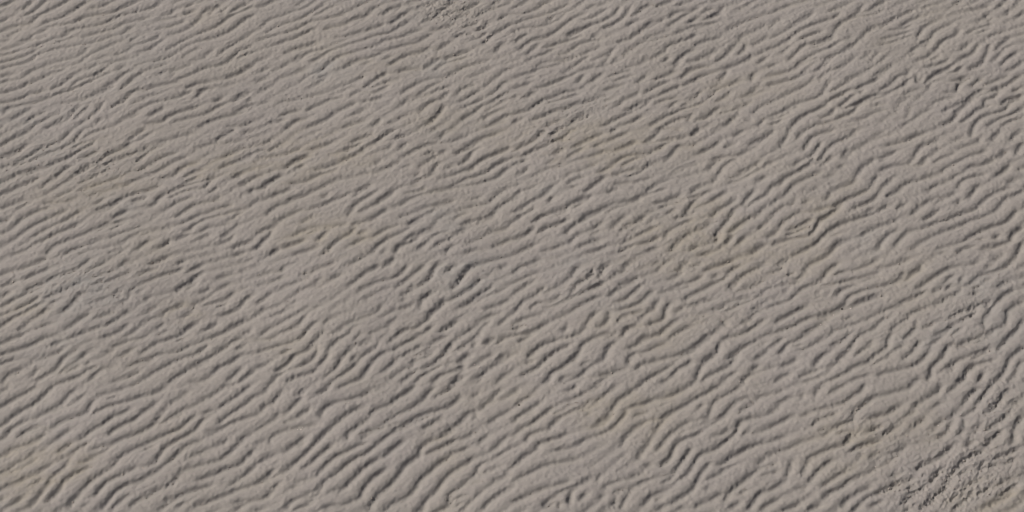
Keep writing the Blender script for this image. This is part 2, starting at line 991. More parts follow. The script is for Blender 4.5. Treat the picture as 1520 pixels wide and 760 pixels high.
'20': '''
0,11 4,9 10,8 16,6 22,4 28,1
0,18 5,16 10,14
14,14 20,11 26,9 30,7 c
0,25 4,22 8,21
14,21 20,18 26,16 32,13 38,11 44,9 48,7 54,2
0,31 5,28 10,25 15,23 21,20 27,18
0,36 5,34
8,33 14,30 20,27 24,24
0,43 5,39 10,36 15,34 18,32 22,30 28,27
22,37 27,33 32,31
18,39 22,37 c
35,35 40,32 44,28 47,24 50,23 c
26,26 33,23 40,20 46,17 51,15
50,10 55,8 61,5 66,2
54,18 61,16 67,15 73,12 78,9
56,13 62,11 69,9
58,22 64,20 a
70,8 74,4 78,2 a
72,29 76,25 79,20 84,17 90,14 97,11 104,9 110,7
66,25 74,20 a
86,27 89,24
90,32 94,29 a
82,12 88,9 94,8
104,21 108,18 113,15 117,11 122,8
110,10 116,7 121,4 c
105,5 110,2 c
88,5 94,3 100,0
0,53 6,50 12,48 18,44
0,59 7,57 14,55 20,53
18,54 25,50 31,48 38,48
0,64 7,62 13,61
21,62 28,60 34,58 38,55
38,45 44,41 48,38 54,35
56,38 62,36 69,34
62,42 68,39 74,35 78,33
46,48 50,46 54,45
61,49 67,47 73,44 76,40
72,49 78,46 83,42
80,50 86,48 88,46
66,54 71,53 77,50 82,49
63,58 68,56 c
72,60 77,56 82,54
2,74 5,70 10,68 16,66
0,75 6,75 a
18,72 21,68 24,66 c
20,74 26,71 32,68 36,64 39,60 45,57 c
46,62 49,60 52,57 c
50,65 54,63 c
38,69 44,67 48,64
36,75 43,73 50,70
54,74 57,70 61,67 69,66
66,75 74,73 80,70 85,68
82,59 86,56 89,54 94,51 100,49 107,46 112,42 118,39 c
76,66 82,63 88,61 95,58 103,57 110,54 115,52
84,74 90,70 97,66 104,62 112,59 118,57 123,52
100,75 106,71 112,67 118,63 124,60
108,36 112,34 c
96,34 102,31 108,29
88,38 94,36 100,35
90,45 96,41 a
92,47 100,44
121,44 124,42 130,39 c
120,29 127,27 134,25 140,20 c
126,21 132,18 138,15
116,28 122,25
110,20 118,14 a
130,35 136,33 142,30 146,25 152,21 c
122,49 130,46 136,43 143,39 150,37
124,60 130,56 135,53 c
126,70 130,66 135,64 141,61 c
112,75 120,74 127,70
134,75 140,70 144,66 c
142,75 147,71 152,67 c
140,55 146,53
144,46 148,44 c
138,50 144,48 a
138,62 144,58
128,14 134,11 140,10 a
28,30 36,26 a
24,43 32,40 a
58,28 64,25 a
68,26 74,23 a
80,23 86,19 a
104,31 110,27
118,22 126,18
86,35 90,32
94,42 98,39
10,45 16,42
30,54 38,50
34,70 40,66
52,68 58,65
84,64 92,60
104,50 112,47
128,30 136,27
136,42 144,39
116,66 122,63
6,70 14,68 a
74,6 80,3
''',
'21': '''
0,12 8,9 14,9 18,5 a
0,28 5,25 10,21 c
0,17 6,16 12,14 18,11 a
12,21 18,18 24,16 29,14
32,11 36,8 42,6 48,4 a
34,16 40,13 a
44,15 49,12 52,11 c
52,6 57,5 62,2
22,24 28,20 34,18 38,16
0,35 6,31 12,30 18,27
8,36 14,34 20,31 26,30
2,47 8,43 14,40 20,37 26,34 32,30
16,45 22,43 25,41 c
24,43 27,39 31,35 c
0,49 8,49 14,46
0,57 7,55 14,53 22,51 27,49 29,46 33,42 38,39
30,57 33,53 38,48 41,44
40,42 44,38 50,37
42,47 48,46 53,42 57,40 62,38 c
44,55 48,51 51,49 55,47 57,44 61,41 c
58,51 61,48 64,45
11,69 16,66 20,63 23,59 29,57 34,54 c
0,66 8,64 a
18,75 25,72 32,70 38,67
36,52 36,58 33,63 a
36,66 40,63 43,58
46,69 49,65 51,61 55,57 58,54 c
48,73 54,69 59,65 63,60 68,57 71,55 c
57,75 62,73 66,68 70,62 75,58 79,56 c
56,63 61,58 c
61,54 66,52 70,50 
73,50 78,46 a
78,52 83,48 88,44 94,43 97,42 c
66,47 72,45
80,57 86,53 92,50 97,47
85,60 89,58 95,55 100,52
88,59 94,59 100,56
93,62 100,60 106,56
60,23 64,20 68,18 72,16 c
54,20 60,15 66,10 70,8 74,5 c
70,17 75,15 80,14 86,11 90,6
74,8 80,4 83,1
82,20 90,14 96,9 101,5
86,24 92,21 95,19
88,18 88,16
100,16 104,12 107,6 112,4
64,28 66,26 a
68,36 73,33 75,29 c
73,38 79,34 85,32 91,30 94,27
80,40 84,37 c
97,32 98,27 101,24 106,21 c
102,38 104,34 109,30 112,26 c
112,10 116,7 120,5 c
116,20 120,16 123,12 126,8 132,5 c
118,25 123,22 127,20 131,16 134,13 c
124,29 130,25 134,22 141,18 c
120,15 124,10 128,6
130,28 136,24 142,22 147,20
134,38 140,35 147,34 c
136,32 142,30 147,28 152,25
108,45 114,42 120,38 c
104,52 109,49 115,47
112,56 117,52 c
110,59 118,50 a
100,58 105,55 109,54
94,75 98,71 105,67 111,64 118,66
98,67 104,64 110,61 c
86,75 92,70 96,66 c
80,73 86,68 92,65 95,60
75,69 81,64 84,60 c
104,75 110,70 116,68 121,66 124,62 c
115,75 120,73 125,69 c
126,66 130,64
112,62 119,63 124,60 128,57
128,50 132,46 a
128,54 131,50
120,70 125,64 a
128,72 134,70 140,65 146,62 152,58
142,75 148,70 152,68 a
142,52 148,48 a
120,30 126,29 a
136,60 142,58
144,41 150,36
144,8 150,5 c
136,4 142,2 152,0
100,45 106,41 a
34,20 42,17 a
26,12 32,9 a
18,30 26,26
30,34 38,30 a
62,20 70,18 a
72,22 80,19 a
86,28 90,25
90,20 94,17
70,46 76,43
62,52 68,49
14,58 22,55
12,72 18,68
26,66 34,62
40,73 44,70
106,62 112,58
124,46 130,42
134,42 140,38 a
142,62 148,58
136,52 142,48
108,30 112,27
130,74 136,71
118,56 124,53
''',
'22': '''
0,11 5,7 12,4 18,1 
0,17 6,14 12,11 18,9
0,24 5,20 10,17 15,13
0,35 4,31 6,28 12,25 17,21 20,18 c
20,22 26,19 31,16 35,13 38,8 41,6 c
35,23 38,18 42,15 47,12 48,8 c
42,15 40,12 a
50,14 53,11 54,7 58,5 c
10,32 16,28 22,28 27,25 29,23 c
0,41 6,38 13,36 20,34
18,31 25,30 31,27 38,24 45,21 51,18 56,15 
24,38 30,36 36,33 42,29 48,26 53,24
0,47 8,46 16,43 24,38
4,51 9,48 14,46 a
46,38 49,35 52,33 c
30,46 33,42
9,60 14,56 18,53 24,51 29,49
33,49 39,47 44,43
6,70 13,67 18,63 24,58 30,55 36,52
18,75 22,73 24,69 30,66 35,62 40,57 42,53 47,50 54,47 60,46 c
50,43 55,41 58,36 57,33 c
30,75 36,73 42,70 47,65 54,62 56,58 58,54 62,51 c
36,64 40,58 c
28,75 31,72 36,71 a
38,75 41,73
52,75 57,71 63,68 69,67
72,68 77,65 84,63 91,61 98,59 105,56 111,52 117,46 c
69,66 70,61 73,58 80,57 86,54 92,52
62,40 65,37
60,48 65,48 68,44 72,42 77,42
57,25 62,21 68,18 73,14 
62,28 67,26 72,22 77,17 c
63,33 70,31 76,28 80,24 84,20
71,34 75,34 c
76,38 80,34 84,32 86,28 88,26
81,42 84,40 88,39 91,36 91,32 95,27 c
75,50 81,48 87,47 91,44 95,40 100,37
62,11 68,8 a
66,7 70,4
84,5 88,2 c
86,9 90,4 96,1
92,14 97,12 102,8 c
96,18 103,16 109,14 114,11
100,6 103,3 107,5 113,4 c
87,22 94,20 101,19 108,17
93,49 98,46 103,43 108,41
102,27 107,23 113,20 118,17 124,14 129,11 c
96,34 103,30 a
108,30 114,27 121,25
114,8 120,6 126,4 133,1
128,10 132,7 136,5
130,20 133,16 136,12 141,9 147,6 151,3 c
137,20 143,17 150,14
128,19 132,15 c
118,13 124,10
147,24 150,21 c
132,21 140,19 148,17
142,32 147,30
118,32 124,31 128,28
125,38 127,42 c
106,58 110,54 116,50 120,46 124,42
104,65 107,61 c
78,75 84,71 90,68 95,65
94,72 99,67 105,64
88,75 94,73 c
109,74 111,69 112,66 116,62 121,58 124,51 c
112,75 117,71 124,68 130,64 134,58
124,75 129,71 134,68 a
136,75 140,71 145,69 c
124,50 130,48 138,46 144,42 150,38 c
136,41 142,38
144,62 150,58
146,54 152,50
84,60 86,62 a
68,56 74,53 79,50
130,60 136,55 142,52 148,49
20,24 21,21
6,20 10,15 c
10,7 18,4 a
0,44 8,41
28,20 34,18
46,20 54,17
62,18 70,15 76,12 a
104,30 112,27 a
84,48 90,46
72,35 78,32
100,60 108,56
112,63 120,58
50,72 58,69
8,64 14,61
40,66 46,62
132,30 140,27
126,33 134,30
134,26 142,24
126,62 134,57 a
142,68 148,64
144,34 150,31
56,49 62,46
96,9 102,6
''',
'23': '''
4,5 9,3 13,1
0,10 6,8 10,5
14,14 18,13 22,10
8,17 14,15
17,22 22,18 28,16 32,13 36,8 42,4 c
24,5 30,2
38,11 45,9 52,8 58,6 66,2
32,17 40,16 48,14 54,13 61,11 68,9
40,24 44,20 49,18 56,16 
44,15 55,15 61,13 68,12
46,26 50,23 58,20 66,18 74,16 79,13 81,9
64,7 73,6 79,4 85,1 c
80,15 84,13 c
9,22 12,19 c
0,19 8,17
0,31 7,28 13,26
4,40 9,37 13,35 20,31 24,30 c
28,38 34,35 40,32 45,29 48,26
47,30 53,28 60,25 66,22
50,30 55,27 62,25 70,23
0,47 6,45 12,43 18,40 24,37 30,35
0,55 5,52 10,48 
6,58 9,56 12,52 18,50 24,46 27,43 c
32,40 36,36 41,33 48,30 54,29
36,48 40,44 46,42 52,40 58,38 64,35 70,32 76,30 84,29
18,56 24,54 30,51 36,48 c
40,54 45,50 50,45
44,60 49,55 52,50 57,46 63,43 68,38 74,35 c
51,60 55,57 60,54 62,50 c
57,65 63,60 67,57 71,54 71,50 74,46 c
72,45 78,40 83,37 83,34
80,50 85,46 88,42 88,38 c
77,28 84,26 90,23 95,20
84,35 90,32 97,30
88,20 94,16 100,12 107,8 113,6 c
87,10 90,8 91,5 c
83,14 86,10 93,8
100,12 104,10
104,17 109,12 a
106,20 110,16
114,17 116,12 c
98,30 105,26 111,23 115,20
104,21 110,18 116,19 121,16 126,12 132,10 140,7 144,4 c
96,23 102,20
108,38 112,35 118,32 124,30 128,28
97,53 101,50 105,46 109,41
108,48 112,45 116,42
112,54 118,51 124,49 128,47
92,43 96,41 100,39
116,38 122,35 124,31
130,36 133,31 137,27 141,23 147,20 c
128,44 128,38 a
134,44 140,42 142,38 143,33
141,34 146,30 152,27
120,24 127,20 a
136,56 140,52 146,46 149,42 152,38 c
118,60 126,57 133,54
120,62 126,59 132,56 c
112,55 118,53 c
104,68 109,65 114,62 119,60
107,70 110,67 110,64
96,72 97,68 100,64 104,60 107,54 112,52 c
64,72 70,70 78,68 86,66 92,62 96,57 c
80,62 86,57 91,50 c
60,66 66,63 71,61
0,67 4,65
4,75 8,72 14,69 a
7,66 12,64 18,61
27,66 32,60 37,57 c
38,66 43,63
18,72 24,70 32,67
34,75 42,72 48,69 52,66 57,64
48,75 54,73 62,71
20,75 28,73 34,71
112,75 117,73 118,69 124,65 c
124,75 127,72 128,69 c
134,75 138,72 142,66 144,61 152,54 c
116,73 120,66 130,63 136,62
148,66 152,62
142,75 146,72
94,75 97,71 c
128,32 132,26
136,20 140,16 145,15
128,8 134,5
134,3 138,0
120,6 126,3
0,26 8,24 a
14,17 20,14
10,12 16,9
30,36 36,33 a
20,46 28,43
36,54 44,50
14,54 22,52
40,62 48,58
54,66 62,63
74,57 82,53
80,42 84,40
90,44 96,41
98,48 106,44
106,44 114,40
118,34 124,30
126,16 134,13
108,14 112,11
120,20 128,17
86,75 92,73
44,38 52,36
124,52 130,49
''',
'30': '''
0,4 5,1
0,13 6,9 12,6 18,3 23,1
0,24 4,21 6,19 12,15 18,12 24,8 28,4 31,1 c
3,30 7,25 12,22 18,20
10,31 15,27 20,25 24,23 c
0,32 5,29
0,42 4,41 6,38 13,36 19,34 24,31 28,28
22,19 27,16 33,13 38,10 41,6 46,3 
24,24 30,26 36,22 42,20 48,18 52,16 54,12 57,9 c
45,10 50,7
57,7 63,6 70,4 76,2
54,18 60,15 66,13 73,11 80,9 86,7 93,5 100,1
28,36 34,32 38,29 43,26
34,41 39,37 44,34 c
45,34 50,31 55,27 61,24 67,20 74,17 79,15
64,31 68,27 74,24 80,21 85,17 90,14 92,12 94,10 c
54,39 60,37 63,36
66,36 72,33 78,31 85,28 90,25 93,22 96,18 99,14 104,10 109,7 112,4 c
94,24 100,21 106,17 112,14 119,11 122,8 127,6 133,2 136,0 c
45,47 51,46 56,43
66,50 70,45 75,41 82,38 88,35 95,32 101,29 108,26 112,22 118,18
30,56 34,53 39,48 42,43 c
22,53 28,49 33,46
17,47 22,43 c
20,39 23,36 a
0,53 6,50
0,64 6,61 12,58 18,55 26,51
20,60 26,56
28,71 33,66 36,62 38,58 43,54 49,51 55,48 c
50,62 55,57 61,53 66,50 c
56,67 60,62 64,58 70,55 76,52 82,49
60,75 65,69 69,64 75,60 82,58 88,55 93,52 98,48 104,43 108,39 112,36 118,34 122,34 c
66,75 71,70 77,66 c
77,73 82,69 88,67 93,63 99,61 104,57 108,52 113,50 119,48 126,46 132,44 138,39 142,35 146,31 152,29 c
87,49 92,47 95,42 98,38 104,34 110,31 116,27 120,22 124,19 c
94,75 100,71 106,67 112,64 118,62 126,60
114,73 120,71 128,68 136,65 142,62 152,59
117,57 122,55 128,53 134,50 141,48 146,44 152,38 c
112,44 117,41 124,38
126,38 132,35 137,32
124,31 130,27 a
129,24 134,20 140,16 146,12 152,7 c
130,15 134,12 140,8 144,5 149,1 c
122,28 128,28 136,24 144,21 152,19
144,55 150,50 152,48
140,75 145,71 152,68
41,75 43,70 47,66 c
25,66 27,62 a
8,73 14,68 a
18,75 20,72
0,71 2,69 c
88,40 93,38 a
24,10 30,9 a
120,10 128,7
135,2 142,0
4,53 12,50 a
34,46 40,42
22,40 28,37
46,38 54,34
58,42 62,40 a
80,60 86,57
84,40 92,36
96,70 104,67
120,18 128,15
118,42 126,40
104,20 110,17
64,9 72,7
30,16 38,13
10,47 16,44
136,60 142,57
138,71 146,68
104,73 112,70
28,60 34,57 a
''',
'31': '''
0,8 5,5 8,1 c
3,17 6,13 10,12 13,8 16,4
16,20 20,16 24,12 28,8 c
36,7 41,4 43,2 c
0,28 5,25 10,22 16,19
22,22 28,18 33,15
38,21 40,16 44,13 48,11 c
24,8 30,3 a
48,3 53,1
54,10 58,9 64,7 68,4
45,26 50,22 55,18 59,16 62,13 c
68,20 70,16 75,14 80,12 84,8 88,6 93,2 95,0 c
8,36 9,32 14,29 20,27 26,26 33,25 38,25
16,41 20,38 26,34 30,31
18,51 23,47 28,43 33,38 38,33 42,29 46,26 c
54,34 55,30 59,27 64,23 68,21 c
27,50 33,47 37,43 41,40 46,36 c
62,34 66,31 71,27 c
36,55 39,51 43,47 48,43 55,40 61,37 68,35
42,57 48,53 54,48 60,44 66,41 70,38 75,34 80,30 86,26 91,23 c
74,25 79,22 85,18 91,15 97,11 100,8 103,4 106,1 c
80,28 88,24 95,20 101,17 108,15 114,13 118,10 122,6 c
112,4 118,0 c
104,8 110,5
75,44 80,40 85,36 89,33
48,65 52,62 57,57 62,52 68,47 74,44 c
58,69 62,67 64,62 68,57 73,53 78,50 c
66,75 69,70 73,65 78,61 82,57 86,52 88,49 91,46 c
76,75 80,71 86,68 90,66 94,62 98,56 104,51 109,47 115,43 c
93,44 97,42 98,38 103,34 109,32 114,29 118,26
88,48 94,45 97,42 
98,27 103,24 108,21 111,19 c
110,30 116,26 122,22 125,18 130,15
100,42 107,39 113,36 119,33
120,33 126,31 130,28
130,14 131,20
98,75 101,68 106,64 109,60 113,55 118,51 124,48 129,45 c
124,48 128,45 133,43
114,70 115,65 120,62 126,57 131,53 132,49 138,46 c
132,54 138,52 146,49
122,75 126,71 132,66 138,61 144,58 152,55 
134,75 139,70 145,66 152,62 c
105,75 112,73 118,68 124,66 128,68
132,36 134,33 139,30
140,40 145,35 149,31 c
138,23 142,20 147,17 152,14 c
138,9 142,6 146,2
146,9 152,5
133,15 138,10 145,8
0,47 6,44 12,41 c
0,59 6,55 11,50
0,69 6,67 10,63
18,75 21,70 26,68 33,67 37,65 40,60 
36,56 30,57 22,58 a
10,62 14,58 a
0,75 4,74 c
22,75 28,73 34,71
40,74 46,72
52,72 56,70 c
60,31 68,28 a
84,18 78,18 a
142,44 148,40
95,75 99,72 c
128,7 133,4
16,24 22,21
0,36 6,33 a
24,38 30,34
10,20 16,17
44,64 50,61 a
20,62 28,60 a
28,66 36,63
60,16 66,14
72,28 80,25 86,22
96,22 104,18
112,36 118,33
120,40 128,37
126,60 134,57
116,73 124,69
140,58 148,55
84,28 90,26
30,70 38,68
8,56 14,53
''',
'32': '''
0,5 4,2 c
0,23 4,19 8,16 13,13 18,10 
3,29 6,26 12,23 16,20 20,17 24,14 c
0,33 3,31
8,35 10,31 15,28 22,27 24,24 28,20 31,18 36,16 42,13 46,10 c
14,40 16,36 21,34 28,32 34,29
0,38 6,35 a
0,50 4,47 8,43 14,40 c
24,40 31,39 38,38 
0,59 6,56 12,53 18,50 24,48 32,47 40,45
0,71 6,69 12,66
12,66 20,63 28,61 36,58 
6,9 12,6 a
24,14 20,17 c
32,5 37,2 40,0
30,11 36,9 42,6 46,4
48,4 54,0
52,9 57,5 62,1 c
60,14 63,10 67,7 73,3 c
44,19 47,16 c
48,26 53,24 57,21 60,18 c
58,28 63,23 67,18 68,15 c
71,20 76,18 80,17
76,13 80,11 84,9 c
90,8 96,6 102,3 106,1
64,38 67,33 70,29 75,25 80,22 c
75,46 76,42 80,37 84,31 
84,30 88,24 92,19 98,15 104,12 110,8 115,6 121,2 126,0 c
86,40 90,35 93,31 99,26 104,23 109,22
88,50 94,44 97,37 101,33 107,31 113,28 c
96,53 100,48 104,42 107,38 c
98,58 104,54 108,48 111,43 116,40 120,39 124,36 129,32 133,28 136,22 142,20 152,18 c
108,60 111,56 114,51 118,46
110,15 115,11
112,21 117,19 119,13 122,9 128,6 133,3 137,0
116,25 121,22 126,18 130,14 134,10 140,8 143,10 c
134,17 140,13 146,10
118,30 124,30 130,26 a
120,48 125,47 130,43 136,40 141,37 147,35 152,34
142,29 148,28
126,70 129,65 134,60 139,56 145,51 c
114,63 119,61
78,73 82,68 88,65 93,63
94,72 100,68 106,64 110,59 c
88,60 94,57 97,54
68,58 74,55 80,54
54,64 57,61 62,59
50,60 53,54
42,60 46,57
34,73 35,66 38,62 c
40,70 44,66 c
27,75 29,71 c
52,70 55,66
60,74 62,68
64,75 68,68
140,75 143,71 147,65 152,63 c
148,75 152,71 c
108,74 114,71 a
78,50 84,48 a
145,47 152,43
148,54 152,52 c
44,33 50,31 a
18,74 22,70
98,75 104,73
86,75 92,72
142,10 146,8 152,6
3,11 5,11 c
8,18 14,15 a
24,18 30,15
40,16 46,14
32,13 40,11
50,23 56,20 a
70,14 76,12
88,20 96,17 a
98,30 104,27
112,24 120,20
124,20 130,17
136,30 142,27
126,50 134,47 a
118,56 124,53
72,62 80,58 88,56 a
60,66 66,63
44,60 48,56
28,66 34,63
20,75 26,71
130,74 136,70
120,68 126,64
84,70 92,66 a
134,66 140,62
''',
'33': '''
0,18 5,15 c
27,7 31,3 c
20,8 21,5 c
0,26 4,24 10,21 16,18
20,19 26,17
27,16 33,15 40,13 46,11 50,8 55,5 58,1 c
36,6 42,3 48,0
26,25 31,21 c
33,31 38,27 44,24 50,22 51,20 c
51,32 54,29 c
45,36 48,32 50,27 c
52,16 58,12 64,8 70,7 77,5 83,3 88,0
60,21 67,19 73,17 76,14 c
82,19 88,16
94,9 99,6 102,3 103,0 c
106,5 112,2 c
116,12 119,8 122,5 126,2 c
124,12 128,7 132,2 c
131,17 135,13 139,8 143,3 c
138,22 143,18 c
144,12 150,10
146,27 149,22 152,19 c
116,26 117,21 c
124,26 127,24
98,28 103,22 108,20 114,15
86,26 92,22 a
106,28 109,23 112,20
0,42 8,39 14,37 20,34 27,32
20,54 23,47 26,43 32,40 40,37 46,36 c
24,58 28,53 32,49 36,46 40,44 c
18,61 24,60
32,60 38,56 44,52 50,50
34,67 38,63 44,61 48,57 54,54 60,52
44,73 47,68 52,66 c
50,75 55,71
0,63 6,60 12,56
0,72 4,69 8,67
8,75 14,73 20,70
11,55 13,50 15,44
48,40 54,37 60,35 68,33
54,43 57,41
62,47 68,42
70,46 75,43 c
80,38 83,35 c
68,30 74,27 77,25
92,47 98,45 104,42 108,38 112,36
118,37 122,33 c
128,38 132,34 136,31 139,27 c
144,37 146,32 146,28 
106,60 108,54 112,50 116,46 122,42 130,40 c
96,58 102,52 a
98,68 103,65
88,63 94,60 c
80,71 84,66
90,74 92,72 c
126,52 128,46 c
118,68 122,63 c
110,75 116,70
136,67 142,64 148,59
128,74 136,70 146,65
0,48 6,46 a
70,62 78,59
72,55 78,52
55,63 62,60
84,56 88,54
82,68 86,66
134,45 142,42 150,38
112,30 118,27
60,66 66,63
4,6 10,3
8,10 16,7 a
30,28 36,25 a
34,20 42,17
40,30 48,27
60,28 68,25
74,16 80,13
86,14 92,11
88,24 94,20
98,14 104,11
100,32 108,28
114,20 120,17
120,30 126,27
128,28 136,24
60,44 66,40
66,48 74,45
76,40 82,37
72,60 80,56
64,64 72,61
82,62 88,58
88,50 94,46
98,54 106,50
112,54 120,50
118,60 126,57
100,64 106,61
106,70 114,66
94,72 98,69
80,75 86,72
60,72 68,69
124,66 132,62
138,60 146,56
140,48 148,44
130,50 138,47
4,33 12,30
0,53 8,50
24,74 32,71
''',
}
rng = np.random.default_rng(11)

# periodic working grid, 4.5 mm cells
NX, NY, CELL = 1920, 1280, 0.0045
X0 = -NX * CELL / 2
Y0 = 9.85 - NY * CELL / 2

def fft_freq(nx, ny, d):
    return np.meshgrid(np.fft.fftfreq(nx, d) * 2 * np.pi, np.fft.fftfreq(ny, d) * 2 * np.pi)
KX, KY = fft_freq(NX, NY, CELL)
K2 = KX ** 2 + KY ** 2
def blur(f, s):
    return np.fft.ifft2(np.fft.fft2(f) * np.exp(-K2 * s * s / 2)).real
def band(l0, l1, seed, ang=None, stretch=1.0):
    """noise whose wavelengths lie between l0 and l1 metres, optionally drawn out along a direction"""
    r = np.random.default_rng(seed).standard_normal((NY, NX))
    kx, ky = KX, KY
    if ang is not None:
        c, s = math.cos(ang), math.sin(ang)
        kx, ky = (KX * c + KY * s) * stretch, -KX * s + KY * c
    k = np.sqrt(kx ** 2 + ky ** 2) + 1e-9
    lk = np.log(k / (2 * np.pi / math.sqrt(l0 * l1)))
    f = np.fft.ifft2(np.fft.fft2(r) * np.exp(-(lk / (0.5 * abs(math.log(l1 / l0)) + 0.05)) ** 2) / k).real
    f -= f.mean()
    return f / f.std()

def catmull(p, step):
    p = np.asarray(p, float)
    if len(p) == 2:
        n = max(3, int(np.linalg.norm(p[1] - p[0]) / step))
        t = np.linspace(0, 1, n)[:, None]
        return p[0] * (1 - t) + p[1] * t
    q = np.vstack([2 * p[0] - p[1], p, 2 * p[-1] - p[-2]])
    out = []
    for i in range(1, len(q) - 2):
        n = max(2, int(np.linalg.norm(q[i + 1] - q[i]) / step))
        t = np.linspace(0, 1, n, endpoint=False)[:, None]
        out.append(0.5 * ((2 * q[i]) + (q[i + 1] - q[i - 1]) * t + (2 * q[i - 1] - 5 * q[i] + 4 * q[i + 1] - q[i + 2]) * t ** 2
                          + (3 * q[i] - q[i - 1] - 3 * q[i + 1] + q[i + 2]) * t ** 3))
    out.append(p[-1:])
    return np.vstack(out)

STEP = 0.004
pts, wts, deep, tang = [], [], [], []
for tile, txt in TROUGHS.items():
    row, col = int(tile[0]), int(tile[1])
    for line in txt.strip().split('\n'):
        tok = line.split()
        grade = 'b'
        if tok[-1] in 'abc':
            grade = tok.pop()
        xy = np.array([[float(v) for v in t.split(',')] for t in tok]) * 2.5 + (col * 380, row * 190)
        gx, gy = ground(xy[:, 0], xy[:, 1])
        s = catmull(np.stack([gx, gy], 1), STEP)
        n = len(s)
        if n < 3:
            continue
        end = np.minimum(np.arange(n), np.arange(n)[::-1]) * STEP
        taper = np.clip(end / 0.04 + 0.3, 0, 1)
        seg = np.gradient(s, axis=0)
        L = np.linalg.norm(seg, axis=1)
        st = {'a': 0.9, 'b': 1.0, 'c': 1.08}[grade]
        pts.append(s)
        wts.append(L * taper * st)
        deep.append(L * taper * {'a': 0.1, 'b': 0.45, 'c': 1.0}[grade])
        tang.append(seg / (L[:, None] + 1e-9))
# where one trough ends and the next begins in line with it, a shallow one joins them
starts = np.array([p[0] for p in pts]); t_start = np.array([t[min(3, len(t) - 1)] for t in tang])
n_traced = len(pts)
for i in range(n_traced):
    e, te = pts[i][-1], tang[i][-min(4, len(tang[i]))]
    d = starts - e
    r = np.linalg.norm(d, axis=1)
    ok = (r > 0.012) & (r < 0.085)
    ok[i] = False
    cosa = (d @ te) / (r + 1e-9)
    cosb = (d * t_start).sum(1) / (r + 1e-9)
    ok &= (cosa > 0.80) & (cosb > 0.80)
    if ok.any():
        j = np.where(ok)[0][np.argmin(r[ok])]
        s = catmull(np.stack([e, e + d[j] * .5 + np.array([0.004, -0.004]) * math.sin(i), starts[j]]), STEP)
        seg = np.gradient(s, axis=0)
        Ln = np.linalg.norm(seg, axis=1)
        pts.append(s); wts.append(Ln * 0.6); deep.append(Ln * 0.0); tang.append(seg / (Ln[:, None] + 1e-9))
print('joins', len(pts) - n_traced, 'of', n_traced)
P = np.vstack(pts)
WT = np.concatenate(wts)
DP = np.concatenate(deep)
TG = np.vstack(tang)
LINE_LEN = [len(p) for p in pts]

def splat(p, w):
    fx = (p[:, 0] - X0) / CELL
    fy = (p[:, 1] - Y0) / CELL
    ix, iy = np.floor(fx).astype(int), np.floor(fy).astype(int)
    ok = (ix >= 0) & (iy >= 0) & (ix < NX - 1) & (iy < NY - 1)
    ix, iy, fx, fy, w = ix[ok], iy[ok], fx[ok] - ix[ok], fy[ok] - iy[ok], w[ok]
    g = np.zeros((NY, NX))
    np.add.at(g, (iy, ix), w * (1 - fx) * (1 - fy))
    np.add.at(g, (iy, ix + 1), w * fx * (1 - fy))
    np.add.at(g, (iy + 1, ix), w * (1 - fx) * fy)
    np.add.at(g, (iy + 1, ix + 1), w * fx * fy)
    return g / CELL ** 2
raw = splat(P, WT)
raw_deep = splat(P, DP)
def valley(g, s):
    return blur(g, s) * s * math.sqrt(2 * math.pi)
V = valley(raw, 0.0115)
VF = 1.3 * np.tanh(valley(raw, 0.0070) / 1.3)
VD = valley(raw_deep, 0.0065)

# where troughs are traced at all
gxx, gyy = np.meshgrid(X0 + np.arange(NX) * CELL, Y0 + np.arange(NY) * CELL)
dens = blur(raw, 0.11)
known = np.clip(dens / 8.0, 0, 1)

# ------------------------------------------------------------------ the ripples between: a pattern that grows round the traced troughs
LAM = 0.068
K0 = 2 * math.pi / LAM
CREST = math.radians(35.0)                       # mean run of the crests on the ground
G = -(V - blur(V, 0.07))
G = G / G[known > 0.5].std()
h2 = slice(None, None, 2)
Gs = np.clip(G[h2, h2], -2.5, 2.5) * np.clip(known[h2, h2] * 1.4, 0, 1)
nx2, ny2 = NX // 2, NY // 2
kx2, ky2 = fft_freq(nx2, ny2, CELL * 2)
k2 = kx2 ** 2 + ky2 ** 2
ang = np.arctan2(ky2, kx2) - (CREST - math.pi / 2)
dev = np.abs((ang + math.pi / 2) % math.pi - math.pi / 2)
lin = 0.75 - (1 - k2 / K0 ** 2) ** 2 * 0.6 - 1.5 * np.clip((dev - 0.25) / 0.8, 0, 1) ** 1.5
lin = np.maximum(lin, -40)
u = 0.6 * Gs + 0.25 * np.random.default_rng(5).standard_normal((ny2, nx2))
dt = 0.4
for it in range(36):
    non = -u ** 3 + 0.8 * Gs + 0.12 * u ** 2
    u = np.fft.ifft2((np.fft.fft2(u) + dt * np.fft.fft2(non)) / (1 - dt * lin)).real
F = np.fft.fftshift(np.fft.fft2(u))
pad = np.zeros((NY, NX), complex)
pad[NY // 4:NY // 4 + ny2, NX // 4:NX // 4 + nx2] = F
U = np.fft.ifft2(np.fft.ifftshift(pad)).real * 4
U = U / np.abs(U).mean()
VG = np.tanh(valley(raw, 0.0085) / 1.1)
G2 = -(VG - blur(VG, 0.05))
G2 = np.clip(G2 / G2[known > 0.5].std(), -2.2, 1.6)
cover = np.clip(blur(np.clip(valley(raw, 0.018) * 1.6, 0, 1), 0.012), 0, 1)
U = U * (1 - 0.82 * cover) + 1.0 * G2 * (0.15 + 0.85 * cover) - 0.06 * band(0.03, 0.06, 30, CREST, 1.8)
U -= blur(U, 0.10)
U = U / np.sqrt(blur(U ** 2, 0.16) + 0.10) * 0.72          # even strength from place to place
print('ripple field', U.min(), U.max(), U.std())

